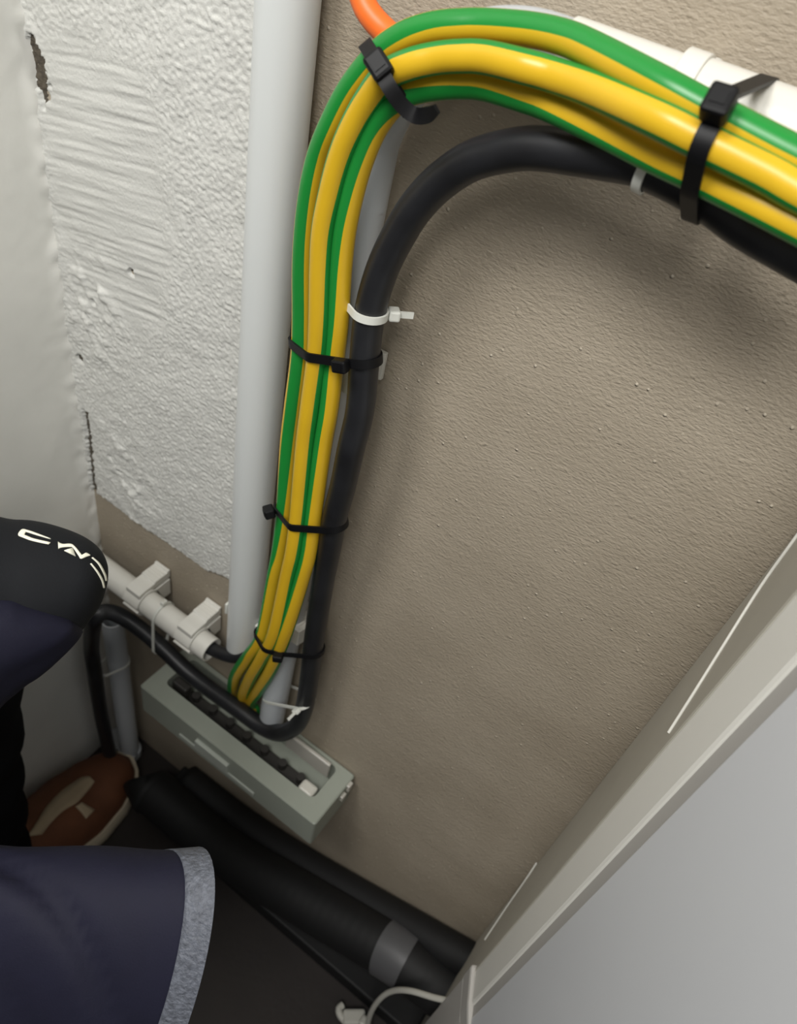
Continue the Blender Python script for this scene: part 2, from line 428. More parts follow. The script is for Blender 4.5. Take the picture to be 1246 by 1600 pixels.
# grey conduit behind the bundle, its elbow and the run to the right
YC = -0.022; RC = 0.0125
mb = MB(); mb.pipe((-0.2345, YC, 0.154), (-0.2155, YC, 0.728), RC, RC - 0.0016, 40)
conduit = tag(mb.build('conduit', M_cond, angle=60), 'grey vertical conduit half hidden behind the green and yellow cables', 'conduit', 'conduits')
arc = []
for k in range(25):
    g = math.radians(180 - 90 * k / 24); arc.append(Vector((-0.138 + 0.077 * math.cos(g), YC, 0.717 + 0.077 * math.sin(g))))
mb = MB(); mb.tube([arc[0] - Vector((0, 0, 0.02))] + arc + [arc[-1] + Vector((0.02, 0, 0))], RC - 0.0012, 32)
tag(mb.build('conduit_elbow', M_cond, angle=60), 'grey elbow bend joining the vertical and the horizontal conduit', 'elbow')
mb = MB(); mb.pipe((-0.131, YC, 0.794), (0.046, YC, 0.794), RC, RC - 0.0016, 40)
hc = tag(mb.build('conduit', M_cond2, angle=60), 'white horizontal conduit above the cables at the top right', 'conduit', 'conduits')
jx = onY(1092, 130, YC).x
mb = MB(); mb.pipe((jx, YC, 0.794), (0.046, YC, 0.794), RC + 0.0016, RC, 40)
mb.build('coupler', M_cond2, hc, angle=60)

for px_, py_, lab in ((603, 606, 'grey clip beside the black cable just below the white cable tie'),
                      (505, 1003, 'grey clip low on the wall right of the black cable')):
    q = onY(px_, py_, -0.02); xx = -0.2345 + (-0.2155 + 0.2345) * (q.z - 0.154) / 0.574
    clip('conduit_clip', lab, (xx, YC, q.z), UP, OUT, RC, 'conduit clips', wid=0.022, tab=True, tabside=1, mat_=M_clip)
q = onY(1078, 105, -0.03)
clip('conduit_clip', 'white clip on the horizontal conduit at the top right', (q.x, YC, 0.794), RT, OUT, RC, 'conduit clips', wid=0.009, mat_=M_cond2)

# short conduit low in the corner
YS = -0.032; RS = 0.0128
e1 = onY(331, 1016, YS); e0 = Vector((XL + 0.006, YS, e1.z))
mb = MB(); mb.pipe(e0, e1, RS, RS - 0.0018, 40)
short = tag(mb.build('conduit', M_cond2, angle=60), 'short white open-ended conduit low in the corner beside the jacket', 'conduit', 'conduits')
for px_, py_, lab in ((220, 925, 'white clip on the short conduit next to the jacket'), (300, 990, 'white clip near the open end of the short conduit')):
    q = onY(px_, py_, YS)
    clip('conduit_clip', lab, (q.x, YS, e1.z), RT, OUT, RS, 'conduit clips', wid=0.021, tab=True, tabside=-1, mat_=M_cond2)

# pipe on the left wall down to the floor
XP = XL + 0.042
pa = onX(176, 967, XP)
mb = MB(); mb.pipe((XP, pa.y, ZF), (XP, pa.y, pa.z), 0.0125, 0.011, 36)
tag(mb.build('floor_pipe', M_cond, angle=60), 'grey upright pipe in the dark corner above the shoe', 'pipe')
q = onX(212, 1165, XP)
clip('conduit_clip', 'grey clip at the foot of the upright corner pipe', (XP, pa.y, q.z), UP, Vector((1, 0, 0)), 0.0125, 'conduit clips', wid=0.012, mat_=M_cond, gap=0.042)

# ================================================================ CABLES
def px_path(rows): return [tuple(onY(x, y, Y)) + (math.radians(ph),) for x, y, Y, ph in rows]
N = 36
def earth_mi():
    out = []
    for k in range(N):
        a = (k + 0.5) * 360.0 / N
        g = min(abs(a - 0), abs(a - 360)) < 40 or abs(a - 180) < 40
        out.append(1 if g else 0)
    return out
PATH = {}
def earth_cable(key, rows, label, tail):
    pts = [tuple(p) + (math.radians(rows[0][3]),) for p in tail] + px_path(rows)
    sp = spline(pts, 0.003); P = [V3(p) for p in sp]
    PATH[key] = P
    mb = MB(); mb.tube(P, 0.0059, N, True, [p[3] for p in sp], earth_mi())
    return tag(mb.build('earth_cable', [M_yel, M_grn], angle=180), label, 'cable', 'earthing cables in the tied bundle')
c1 = [(364, 1080, -.016, 50), (368, 1056, -.035, 50), (388, 1026, -.043, 60), (410, 992, -.046, 85), (429, 900, -.046, 80), (437, 860, -.045, 60), (444, 805, -.044, 45), (451, 700, -.043, 18), (458, 640, -.043, 15),
      (469, 560, -.043, 22), (472, 500, -.043, 28), (473, 420, -.044, 32), (477, 360, -.045, 36), (485, 300, -.046, 38), (498, 245, -.047, 40), (517, 198, -.048, 42), (548, 140, -.049, 42), (592, 86, -.05, 40), (632, 58, -.051, 36),
      (676, 44, -.050, 38), (718, 40, -.049, 40), (760, 40, -.048, 40), (826, 46, -.050, 40), (880, 58, -.054, 40), (927, 78, -.059, 40), (1028, 131, -.071, 40), (1096, 168, -.074, 40), (1197, 221, -.076, 38), (1246, 246, -.077, 38), (1330, 288, -.078, 38)]
c2 = [(380, 1088, -.024, -80), (390, 1062, -.038, -75), (410, 1028, -.048, -70), (429, 990, -.051, -70), (450, 900, -.051, -62), (459, 860, -.051, -62), (466, 805, -.050, -65), (476, 700, -.049, -65), (484, 640, -.049, -62),
      (495, 560, -.049, -60), (499, 500, -.050, -62), (501, 420, -.051, -65), (505, 360, -.052, -68), (517, 300, -.053, -72), (531, 248, -.054, -75), (548, 205, -.055, -78), (572, 160, -.056, -84), (602, 120, -.058, -92), (640, 101, -.060, -96),
      (683, 91, -.058, -98), (722, 88, -.058, -98), (760, 90, -.058, -98), (826, 106, -.060, -98), (860, 116, -.062, -96), (927, 140, -.067, -92), (1028, 186, -.079, -86), (1096, 220, -.081, -84), (1197, 270, -.082, -80), (1246, 298, -.083, -80), (1330, 342, -.083, -80)]
c3 = [(392, 1098, -.018, -50), (405, 1077, -.032, -60), (424, 1045, -.043, -70), (446, 990, -.051, -95), (473, 900, -.050, -112), (483, 860, -.049, -112), (490, 805, -.048, -112), (504, 700, -.047, 62), (514, 640, -.047, 62),
      (523, 560, -.047, 65), (529, 500, -.048, 62), (533, 420, -.049, 55), (539, 360, -.050, 48), (551, 300, -.051, 40), (565, 250, -.052, 32), (583, 205, -.053, 24), (604, 172, -.054, 8), (628, 148, -.054, -20), (655, 138, -.053, -34),
      (689, 132, -.052, -42), (724, 130, -.051, -48), (760, 133, -.051, -52), (826, 152, -.053, -58), (860, 164, -.055, -62), (927, 195, -.060, -68), (1028, 245, -.068, -74), (1096, 276, -.073, -76), (1197, 325, -.078, -78), (1246, 350, -.079, -78), (1330, 392, -.079, -78)]
c2 = [(x, y, Y - (.003 if 3 <= i <= 22 else 0), p) for i, (x, y, Y, p) in enumerate(c2)]
c1 = [(x, y, Y + (.001 if 4 <= i <= 14 else 0), p) for i, (x, y, Y, p) in enumerate(c1)]
for r in (c3,):
    for i, p in enumerate(r):
        if p[3] < -90: r[i] = (p[0], p[1], p[2], p[3] + 180)
        elif i < 4: r[i] = (p[0], p[1], p[2], p[3] + 180)
def dip(r):
    p = onY(r[0][0], r[0][1], r[0][2]); return [(p.x + 0.006, -0.015, 0.100), (p.x + 0.003, -0.0145, p.z - 0.016)]
earth_cable('c1', c1, 'green and yellow cable on the outside of the bend, green stripe outward', dip(c1))
earth_cable('c2', c2, 'green and yellow cable in the middle of the bundle, mostly yellow', dip(c2))
earth_cable('c3', c3, 'green and yellow cable on the inside of the bend, next to the grey conduit', dip(c3))

RB = 0.0085
bl = [(1340, 448, -.058), (1246, 395, -.058), (1170, 352, -.057), (1096, 300, -.056), (1010, 258, -.053), (950, 246, -.050), (893, 238, -.048), (855, 233, -.047), (811, 233, -.046), (743, 249, -.044), (693, 280, -.043), (656, 317, -.042), (629, 357, -.042), (598, 420, -.043), (578, 490, -.044),
      (570, 560, -.045), (563, 640, -.045), (549, 700, -.046), (536, 760, -.044), (524, 805, -.043), (514, 860, -.040), (503, 920, -.037), (491, 1000, -.033), (483, 1063, -.030), (475, 1108, -.029), (462, 1134, -.031), (438, 1145, -.033), (410, 1135, -.034), (372, 1108, -.035), (301, 1056, -.036), (244, 1003, -.039), (200, 969, -.045), (168, 956, -.056), (148, 968, -.068)]
BP = [tuple(onY(*p)) for p in bl]
for px_, py_ in ((143, 1010), (148, 1050), (157, 1110), (170, 1170), (182, 1215)):
    BP.append(tuple(onX(px_, py_, XL + 0.040)))
BPd = [V3(p) for p in spline(BP, 0.004)]
PATH['b'] = BPd
mb = MB(); mb.tube(BPd, RB, 28)
tag(mb.build('black_cable', M_blk, angle=180), 'thick black cable curving under the bundle and around the conduit end', 'cable')

op = [(552, -50, -.030), (567, 0, -.031), (578, 22, -.032), (597, 44, -.032), (620, 60, -.033), (650, 48, -.034), (700, 40, -.034), (760, 38, -.034)]
OP = [V3(p) for p in spline([tuple(onY(*p)) for p in op], 0.004)]
# keep the hidden stretch in front of the elbow
mb = MB(); mb.tube(OP, 0.0055, 24)
tag(mb.build('orange_cable', M_org, angle=180), 'orange cable entering at the top behind the bundle', 'cable')

sp_ = [tuple(e1 + Vector((-0.10, 0.0, -0.002))), tuple(e1 + Vector((-0.02, 0.001, -0.003))), tuple(onY(350, 1022, -.033)), tuple(onY(375, 1026, -.030)), tuple(onY(402, 1022, -.024)), tuple(onY(412, 1045, -.018))]
mb = MB(); mb.tube([V3(p) for p in spline(sp_, 0.004)], 0.0065, 24)
tag(mb.build('black_cable', M_blk, angle=180), 'black cable coming out of the open end of the short conduit', 'cable')

# ================================================================ CABLE TIES
def cross(path, p, a, near=None):
    best = None
    for q0, q1 in zip(path, path[1:]):
        d0, d1 = (q0 - p).dot(a), (q1 - p).dot(a)
        if d0 * d1 <= 0 and d0 != d1:
            q = q0 + (q1 - q0) * (d0 / (d0 - d1))
            if best is None or (q - p).length < (best - p).length: best = q
    return best
def hull2(P):
    P = sorted(set(P))
    def half(P):
        h = []
        for p in P:
            while len(h) > 1 and (h[-1][0] - h[-2][0]) * (p[1] - h[-2][1]) - (h[-1][1] - h[-2][1]) * (p[0] - h[-2][0]) <= 0: h.pop()
            h.append(p)
        return h
    a = half(P); b = half(P[::-1]); return a[:-1] + b[:-1]
def tie(name, label, items, centre, axis, w, th, head_px, group, m, head=0.0105, tail=None, hflip=1, tail_len=0.0):
    """items: (world centre, radius) of everything the strap goes round"""
    a = Vector(axis).normalized(); centre = Vector(centre)
    ref = CAM - centre; ref = (ref - a * ref.dot(a)).normalized(); s = ref.cross(a)
    pts = []
    for c, r in items:
        d = c - centre; u, v = d.dot(s), d.dot(ref)
        for k in range(40):
            g = 2 * math.pi * k / 40
            pts.append((round(u + (r + th * 0.3) * math.cos(g), 6), round(v + (r + th * 0.3) * math.sin(g), 6)))
    hl = hull2(pts)
    # resample evenly
    L = [0.0]
    for p, q in zip(hl, hl[1:] + hl[:1]): L.append(L[-1] + math.dist(p, q))
    n = 72; rs = []
    for k in range(n):
        t = L[-1] * k / n; i = max(j for j in range(len(hl)) if L[j] <= t); f = (t - L[i]) / max(1e-9, L[i + 1] - L[i])
        p, q = hl[i], hl[(i + 1) % len(hl)]; rs.append((p[0] + (q[0] - p[0]) * f, p[1] + (q[1] - p[1]) * f))
    t0 = thing(name, label, 'cable tie', centre, group)
    mb = MB(); rings = []
    W = []
    for k in range(n):
        (x0, y0), (x, y), (x1, y1) = rs[k - 1], rs[k], rs[(k + 1) % n]
        tx, ty = x1 - x0, y1 - y0; ln = math.hypot(tx, ty) or 1; nx_, ny_ = ty / ln, -tx / ln
        p = centre + s * x + ref * y; o = s * nx_ + ref * ny_
        W.append((p, o, (s * tx + ref * ty) / ln))
        rings.append([p - a * w / 2, p + o * th - a * w / 2, p + o * th + a * w / 2, p + a * w / 2])
    rings.append(rings[0]); mb.loft(rings, True, False)
    mb.build('strap', m, t0, angle=50)
    # head: the strap point that appears nearest to the wanted pixel
    hr = ray(*head_px).normalized()
    best = min(range(n), key=lambda k: ((W[k][0] - CAM) - hr * (W[k][0] - CAM).dot(hr)).length + (0.02 if W[k][1].dot(ref) < -0.3 else 0))
    p, o, tg = W[best]
    hb = MB(); hs = head; c0 = p + o * (th + hs * 0.36)
    hb.box(c0, (hs * 0.92, hs * 0.72, w * 1.42), (tg, o, a)); 
    hb.build('head', m, t0, smooth=False, bevel=hs * 0.12)
    sb = MB(); sb.box(c0 + o * hs * 0.365, (hs * 0.42, hs * 0.06, w * 0.8), (tg, o, a)); sb.build('slot', M_tie if m is M_tie else M_clip, t0, smooth=False)
    if tail_len:
        tb = MB(); q0 = c0; q1 = c0 + o * tail_len * hflip
        rings = []
        for k in range(5):
            q = c0 + o * (hs * 0.2 + tail_len * k / 4); rings.append([q - a * w * .42 - tg * th / 2, q + a * w * .42 - tg * th / 2, q + a * w * .42 + tg * th / 2, q - a * w * .42 + tg * th / 2])
        tb.loft(rings); tb.build('tail', m, t0, smooth=False)
    if tail:
        P = [V3(q) for q in spline([tuple(q) for q in tail], 0.002)]
        rings = []
        for i, (q, tt, rf, lf) in enumerate(frames(P)):
            k = 1.0 if i < len(P) * 0.75 else 1 - 0.55 * (i - len(P) * 0.75) / (len(P) * 0.25)
            rings.append([q - lf * w / 2 * k, q - lf * w / 2 * k + rf * th, q + lf * w / 2 * k + rf * th, q + lf * w / 2 * k])
        tb = MB(); tb.loft(rings); tb.build('tail', m, t0, angle=50)
    return t0
def bundle(px_, Y, a, names):
    p = onY(px_[0], px_[1], Y); out = []
    for nme in names:
        if nme == 'v': 
            zz = p.z; out.append((Vector((-0.2345 + 0.019 * (zz - 0.154) / 0.574, YC, zz)), RC)); continue
        if nme == 'h': out.append((Vector((p.x, YC, 0.794)), RC)); continue
        q = cross(PATH[nme], p, a)
        if q: out.append((q, RB if nme == 'b' else 0.0059))
    return p, out
def proj_axis(p0, p1, Y): return (onY(*p1, Y) - onY(*p0, Y)).normalized()
BT = 'black ties round the cable bundle'; WT = 'white ties in the cable run'
# at the bend
a = proj_axis((566, 160), (640, 100), -.055); vr_ = ray(602, 118).normalized(); a = (a - vr_ * a.dot(vr_)).normalized(); p, it = bundle((602, 118), -.055, a, ['c1', 'c2', 'c3'])
tl = [onY(597, 114, -.072), onY(611, 140, -.072), onY(628, 164, -.068), onY(648, 180, -.065), onY(667, 180, -.066), onY(685, 169, -.069)]
tie('cable_tie', 'black cable tie with a curled tail at the top of the bend', it, p, a, 0.0062, 0.0014, (597, 112), BT, M_tie, 0.0115, tail=tl)
# top right
a = proj_axis((1040, 190), (1200, 270), -.07); a = (a + Vector((0.25, 0, 0.15))).normalized()
p, it = bundle((1120, 215), -.07, a, ['c1', 'c2', 'c3', 'b'])
hcpt = Vector((onY(1165, 150, YC).x, YC, 0.794)); it.append((hcpt + a * (p - hcpt).dot(a), RC))
tie('cable_tie', 'large black cable tie strapping cables and white conduit at the top right', it, p, a, 0.0062, 0.0015, (1130, 178), BT, M_tie, 0.0108)
a = UP + Vector((-0.30, 0.05, 0)); p, it = bundle((527, 550), -.045, a.normalized(), ['c1', 'c2', 'c3', 'b', 'v'])
tie('cable_tie', 'black cable tie around the bundle beside the grey clip', it, p, a, 0.0052, 0.0013, (540, 562), BT, M_tie, 0.0095)
a = UP + Vector((-0.36, -0.02, 0)); p, it = bundle((483, 808), -.045, a.normalized(), ['c1', 'c2', 'c3', 'b', 'v'])
tie('cable_tie', 'black cable tie with its head against the wide white pipe', it, p, a, 0.0052, 0.0013, (428, 800), BT, M_tie, 0.0105)
a = UP + Vector((-0.12, 0.05, 0)); p, it = bundle((447, 1010), -.045, a.normalized(), ['c1', 'c2', 'c3', 'b', 'v'])
tie('cable_tie', 'lowest black cable tie, where the bundle fans out above the grey box', it, p, a, 0.0045, 0.0013, (437, 1020), BT, M_tie, 0.009)
# white ones
a = UP + Vector((-0.06, 0.05, 0)); p, it = bundle((585, 485), -.04, a.normalized(), ['b', 'v'])
tie('cable_tie', 'white cable tie holding the black cable to the grey conduit', it, p, a, 0.0042, 0.0012, (612, 490), WT, M_wtie, 0.0085, tail_len=0.009)
a = proj_axis((960, 246), (1080, 290), -.05); p, it = bundle((1018, 262), -.05, a, ['b'])
tie('cable_tie', 'white cable tie around the black cable under the right-hand bundle', it, p, (1, 0, -0.05), 0.0036, 0.0012, (1010, 230), WT, M_wtie, 0.008)
qa, qb = onY(430, 1083, -.022), onY(472, 1096, -.029); a = RT.cross(qb - qa).normalized(); a = (qb - qa).normalized().cross(OUT).normalized()
p = (qa + qb) / 2; ca_ = cross([Vector((-0.2345, YC, 0.154)), Vector((-0.2155, YC, 0.728))], p, a); it = [(ca_, RC), (cross(BPd, p, a), RB)]
tie('cable_tie', 'white cable tie at the bottom end of the grey conduit', it, p, a, 0.003, 0.0011, (466, 1107), WT, M_wtie, 0.0075, tail_len=0.010)
p = onY(240, 975, -.045); q = cross(BPd, p, RT)
tie('cable_tie', 'white cable tie around the short conduit and the black cable', [(Vector((p.x, YS, e1.z)), RS), (q, RB)], p, RT, 0.0032, 0.0010, (250, 940), WT, M_wtie, 0.007)
p = onX(165, 1045, XL + 0.04); q = cross(BPd[-60:], p, UP)
tie('cable_tie', 'white cable tie around the upright corner pipe and the black cable', [(Vector((XP, pa.y, p.z)), 0.0125), (q or p, RB)], p, UP, 0.0035, 0.0011, (153, 1048), WT, M_wtie, 0.008)

# ================================================================ GREY BUSBAR BOX
X0, X1, Y0, Y1, Z0, Z1 = -0.376, -0.138, -0.067, -0.001, 0.074, 0.121
box = thing('terminal_box', 'long grey plastic terminal box with an open slot on top, low on the wall', 'terminal box', ((X0 + X1) / 2, -0.034, Z0))
def rrect(x0, x1, y0, y1, r, n=6):
    out = []
    for cx, cy, g0 in ((x1 - r, y1 - r, 0), (x0 + r, y1 - r, 90), (x0 + r, y0 + r, 180), (x1 - r, y0 + r, 270)):
        for k in range(n + 1):
            g = math.radians(g0 + 90 * k / n); out.append((cx + r * math.cos(g), cy + r * math.sin(g)))
    return out
oc = rrect(X0, X1, Y0, Y1, 0.003); sl = rrect(X0 + 0.017, X1 - 0.018, Y0 + 0.019, Y1 - 0.006, 0.006)
mb = MB()
rings = [[Vector((x, y, Z0)) for x, y in oc], [Vector((x, y, Z1 - 0.0012)) for x, y in oc],
         [Vector((x + (0.0012 if x < (X0 + X1) / 2 else -0.0012), y + (0.0012 if y < -0.034 else -0.0012), Z1)) for x, y in oc],
         [Vector((x, y, Z1)) for x, y in sl], [Vector((x, y, Z1 - 0.032)) for x, y in sl]]
mb.loft(rings, True, True)
mb.build('housing', M_box, box, angle=35)
mb = MB(); mb.box(((X0 + X1) / 2, -0.030, Z1 - 0.029), (0.17, 0.012, 0.006)); mb.build('busbar', M_boxd, box, smooth=False, bevel=0.001)
for k in range(7):
    xx = X0 + 0.045 + k * 0.0245
    mb = MB(); mb.tube([Vector((xx, -0.030, Z1 - 0.027)), Vector((xx, -0.030, Z1 - 0.017))], 0.0045, 16); mb.build('terminal_screw', M_boxd, box, angle=40)
mb = MB(); mb.box((X1 - 0.052, -0.0135, Z1 - 0.002), (0.056, 0.004, 0.026)); mb.build('inner_rail', M_clear, box, smooth=False, bevel=0.001)
mb = MB(); mb.box((X1 - 0.030, -0.040, Z1 - 0.012), (0.018, 0.014, 0.016)); mb.build('end_terminal', M_clip, box, smooth=False, bevel=0.003)
mb = MB(); mb.box((X0 + 0.030, -0.036, Z1 - 0.010), (0.020, 0.010, 0.016)); mb.build('end_terminal', M_boxd, box, smooth=False, bevel=0.002)
mb = MB()
for yy, zz, hh in ((-0.012, Z1 - 0.006, 0.011), (-0.022, Z1 - 0.012, 0.008)):
    mb.box((X1 + 0.0015, yy, zz), (0.004, 0.007, hh))
mb.build('side_latch', M_clear, box, smooth=False, bevel=0.0008)
mb = MB(); mb.box((X0 + 0.105, Y0 - 0.0015, Z0 + 0.024), (0.045, 0.005, 0.017)); mb.build('front_latch', M_lab, box, smooth=False, bevel=0.0008)
mb = MB(); mb.box((X0 + 0.110, Y0 - 0.0006, Z0 + 0.011), (0.105, 0.0018, 0.006)); mb.build('front_rib', M_lab, box, smooth=False, bevel=0.0006)

# ================================================================ FLOOR CLUTTER
hp = [Vector((-0.372, -0.064, -0.140)), onY(240, 1275, -.062), onY(350, 1336, -.060), onY(480, 1408, -.057), onY(615, 1488, -.052), Vector((0.045, -0.050, -0.055)), Vector((0.13, -0.05, -0.040))]
hp = [Vector((p.x, p.y, max(p.z, -0.140))) for p in hp]
HP = [V3(p) for p in spline([tuple(p) for p in hp], 0.003)]
mb = MB(); mb.tube(HP, [0.0290 + 0.0001 * math.sin(i * 1.6) for i in range(len(HP))], 32)
hose = tag(mb.build('floor_hose', M_hose, angle=180), 'thick black hose with a grey tape band along the foot of the wall', 'hose')
tp = onY(615, 1488, -.052); k0 = min(range(len(HP)), key=lambda i: (HP[i] - tp).length)
mb = MB(); mb.tube(HP[k0 - 5:k0 + 6], 0.0299, 32, caps=False); mb.build('tape_band', M_tape, hose, angle=180)
mb = MB()
SK = [(-0.36, -0.020, -0.150), (-0.26, -0.021, -0.140), (-0.16, -0.021, -0.112), (-0.05, -0.021, -0.068), (0.045, -0.021, -0.028), (0.12, -0.021, 0.004)]
mb.tube([V3(p) for p in spline(SK, 0.01)], 0.0195, 24)
tag(mb.build('floor_hose', M_hose, angle=180), 'plain black hose against the wall, behind the taped hose', 'hose')
wc = [(735, 1572), (716, 1567), (680, 1559), (640, 1548), (612, 1549), (592, 1563), (578, 1588), (572, 1625)]
WC = [tuple(onY(x, y, -.088 - 0.004 * max(0, i - 4))) for i, (x, y) in enumerate(wc)]
mb = MB(); mb.tube([V3(p) for p in spline(WC, 0.003)], 0.0030, 14)
tag(mb.build('thin_cable', M_clip, angle=180), 'thin white cable arching over the black hose at the bottom edge', 'cable')
t = thing('cable_connector', 'small white plastic connector on the floor at the bottom edge', 'connector', onZ(545, 1592, ZF))
cpt = onZ(553, 1590, ZF + 0.012)
mb = MB(); mb.box(cpt, (0.026, 0.016, 0.014), (Vector((0.8, 0.6, 0)), Vector((-0.6, 0.8, 0)), UP)); mb.box(cpt + Vector((0.012, 0.002, 0.006)), (0.010, 0.012, 0.012)); mb.build('body', M_clip, t, smooth=False, bevel=0.003)
mb = MB(); mb.tube([V3(q) for q in spline([tuple(onZ(x, y, ZF + 0.012)) for x, y in ((540, 1596), (532, 1586), (530, 1576), (536, 1570))] , 0.002)][:], 0.0042, 12); mb.build('hook', M_clip, t)
t = thing('cable_ferrule', 'crumpled white plastic piece under the door corner', 'plastic piece', onY(728, 1590, -.10))
cpt = onY(726, 1590, -.100)
mb = MB()
for k in range(5):
    mb.box(cpt + Vector((random.uniform(-.008, .010), random.uniform(-.008, .006), random.uniform(-.005, .004))), (0.012, 0.009, 0.008),
           tuple(Matrix.Rotation(random.uniform(0, 3), 3, Vector((random.random(), random.random(), 1))).col))
mb.build('wrapping', M_wtie, t, smooth=False, bevel=0.002)
mb = MB(); mb.tube([cpt, cpt + Vector((0.03, -0.01, 0.0))], 0.004, 12); mb.build('stem', M_clip, t)

# ================================================================ THE PERSON AT THE LEFT (only clothing and a shoe show)
pb0 = Vector((-0.37, -0.26, 0.0))
person = thing('person', 'person in a navy jacket with grey trim and brown shoes, bending down at the left', 'person', pb0)
def ell_loft(secs, n=40, wob=0.0, seed=0.0, flat=1.0):
    """secs: (px, top py, bottom py, camera depth of the axis, thickness towards the camera)"""
    rings = []
    for i, (x0, yt, xb, yb, d, th) in enumerate(secs):
        T = at(x0, yt, d); B = at(xb, yb, d); c = (T + B) / 2; up = (T - B) / 2
        fw = (CAM - c).normalized() * th
        ring = []
        for k in range(n):
            g = 2 * math.pi * k / n
            cs, sn = math.cos(g), math.sin(g)
            cs = math.copysign(abs(cs) ** flat, cs); sn = math.copysign(abs(sn) ** flat, sn)
            p = c + up * cs + fw * sn
            if wob:
                q = p * 26 + Vector((seed, 0, 0)); nrm = (up * cs + fw * sn).normalized()
                ridge = 1 - abs(noise.noise(Vector((q.x * .6, q.y, q.z * 1.3)))) * 2
                p = p + nrm * wob * (noise.noise(q) * 0.8 + 0.5 * ridge * ridge)
            ring.append(p)
        rings.append(ring)
    return rings
def dense(secs, k=5): return [tuple(s) for s in spline_n(secs, k)]
def spline_n(P, k):
    P = [list(p) for p in P]; P = [P[0]] + P + [P[-1]]; out = []
    for i in range(1, len(P) - 2):
        for j in range(k):
            s = j / k; out.append([0.5 * (2 * b + (c - a) * s + (2 * a - 5 * b + 4 * c - d) * s * s + (-a + 3 * b - 3 * c + d) * s ** 3) for a, b, c, d in zip(*P[i - 1:i + 3])])
    out.append(P[-2]); return out
# forearm (navy) below and behind the dark upper sleeve
sec = [(-260, 880, -180, 1260, .445, .062), (-120, 895, -60, 1170, .455, .060), (-20, 915, 15, 1085, .465, .052), (35, 930, 62, 1048, .472, .046), (80, 945, 100, 1020, .478, .038), (108, 960, 122, 1000, .482, .028), (124, 972, 130, 988, .484, .012)]
mb = MB(); mb.loft(ell_loft(dense(sec, 7), wob=0.004, seed=3.0), True, True); fore = mb.build('jacket_forearm', M_jack, person, angle=180)
sec = [(-260, 740, -220, 1060, .445, .055), (-120, 775, -100, 1050, .46, .052), (0, 807, 0, 1045, .475, .046), (50, 814, 55, 1040, .48, .043), (100, 827, 100, 1012, .483, .038), (130, 838, 128, 985, .484, .033), (150, 852, 146, 962, .484, .026), (162, 867, 159, 942, .484, .017), (168, 882, 166, 920, .484, .008), (169.5, 893, 169, 906, .484, .002)]
mb = MB(); mb.loft(ell_loft(dense(sec, 7), wob=0.0016, seed=9.0), True, True); slv = mb.build('jacket_sleeve', M_dark, person, angle=180)
me = slv.data
tree = BVHTree.FromPolygons([v.co + pb0 for v in me.vertices], [tuple(p.vertices) for p in me.polygons])
def hit(px_, py_):
    d = ray(px_, py_).normalized(); h = tree.ray_cast(CAM, d)
    if h[0] is None:
        n_ = tree.find_nearest(at(px_, py_, 0.45)); return n_[0], n_[1]
    return h[0], h[1]
def patch(strips, name):
    """ribbons laid on the sleeve: pairs of outline points, 0.6 mm thick"""
    mb = MB()
    for pairs in strips:
        P = spline_n([tuple(a) + tuple(b) for a, b in pairs], 4) if len(pairs) > 2 else [tuple(a) + tuple(b) for a, b in pairs]
        rows = []
        for ax, ay, bx, by in P:
            row = []
            for k in range(4):
                f = k / 3; h, n_ = hit(ax + (bx - ax) * f, ay + (by - ay) * f)
                if n_.dot(CAM - h) < 0: n_ = -n_
                row.append((h + n_ * 0.0002, h + n_ * 0.0009))
            rows.append([r[0] for r in row] + [r[1] for r in row[::-1]])
        mb.loft(rows, True, True)
    return mb.build(name, M_logo, slv, angle=180)
def lp(x, y): return (x / 5.664, 800 + y / 5.664)
patch([[(lp(445, 243), lp(448, 246)), (lp(330, 198), lp(322, 210)), (lp(250, 170), lp(240, 184)), (lp(195, 162), lp(228, 186)), (lp(160, 208), lp(218, 210)), (lp(205, 232), lp(232, 216)), (lp(290, 262), lp(300, 242)), (lp(430, 292), lp(448, 276))]], 'logo')
patch([[(lp(512, 270), lp(516, 330)), (lp(552, 290), lp(552, 318)), (lp(622, 288), lp(622, 314)), (lp(660, 312), lp(645, 322)), (lp(712, 374), lp(690, 385)), (lp(722, 384), lp(714, 418)), (lp(758, 368), lp(762, 400)), (lp(792, 386), lp(793, 390))],
       [(lp(566, 346), lp(570, 349)), (lp(640, 323), lp(668, 398))]], 'logo')
patch([[(lp(806, 408), lp(814, 404)), (lp(866, 466), lp(876, 460)), (lp(914, 556), lp(926, 552)), (lp(926, 610), lp(936, 610))],
       [(lp(794, 460), lp(802, 456)), (lp(848, 530), lp(858, 524)), (lp(892, 606), lp(902, 600)), (lp(910, 672), lp(918, 668))]], 'piping')

# jacket tail with the grey trimmed hem, nearest to the camera
def tail_ring(u, k=1.0, n=56):
    """u: pixels along the axis from the hem (negative = to the left)"""
    cx, cy = 246 + u, 1541 - 0.02 * u
    c = at(cx, cy, .47); top = at(cx + 42, cy - 205, .47) - c; frt = at(cx + 78, cy - 50, .40) - c
    out = []
    for j in range(n):
        g = 2 * math.pi * j / n
        p = c + (top * math.cos(g) + frt * math.sin(g)) * k
        q = p * 20; nrm = (top * math.cos(g) + frt * math.sin(g)).normalized()
        w_ = g - 0.0042 * u
        d = min(1, -u / 100) * (0.004 * noise.noise(Vector((q.x * .5 + q.z * .8, q.y * 1.2, 3.3))) - 0.007 * math.exp(-((w_ - 2.35 + 0.15 * math.sin(u / 60)) / 0.10) ** 2) - 0.006 * math.exp(-((w_ - 3.1) / 0.12) ** 2) + 0.004 * math.exp(-((w_ - 2.6) / 0.16) ** 2)) if u < 0 else 0
        out.append(p + nrm * d)
    return out
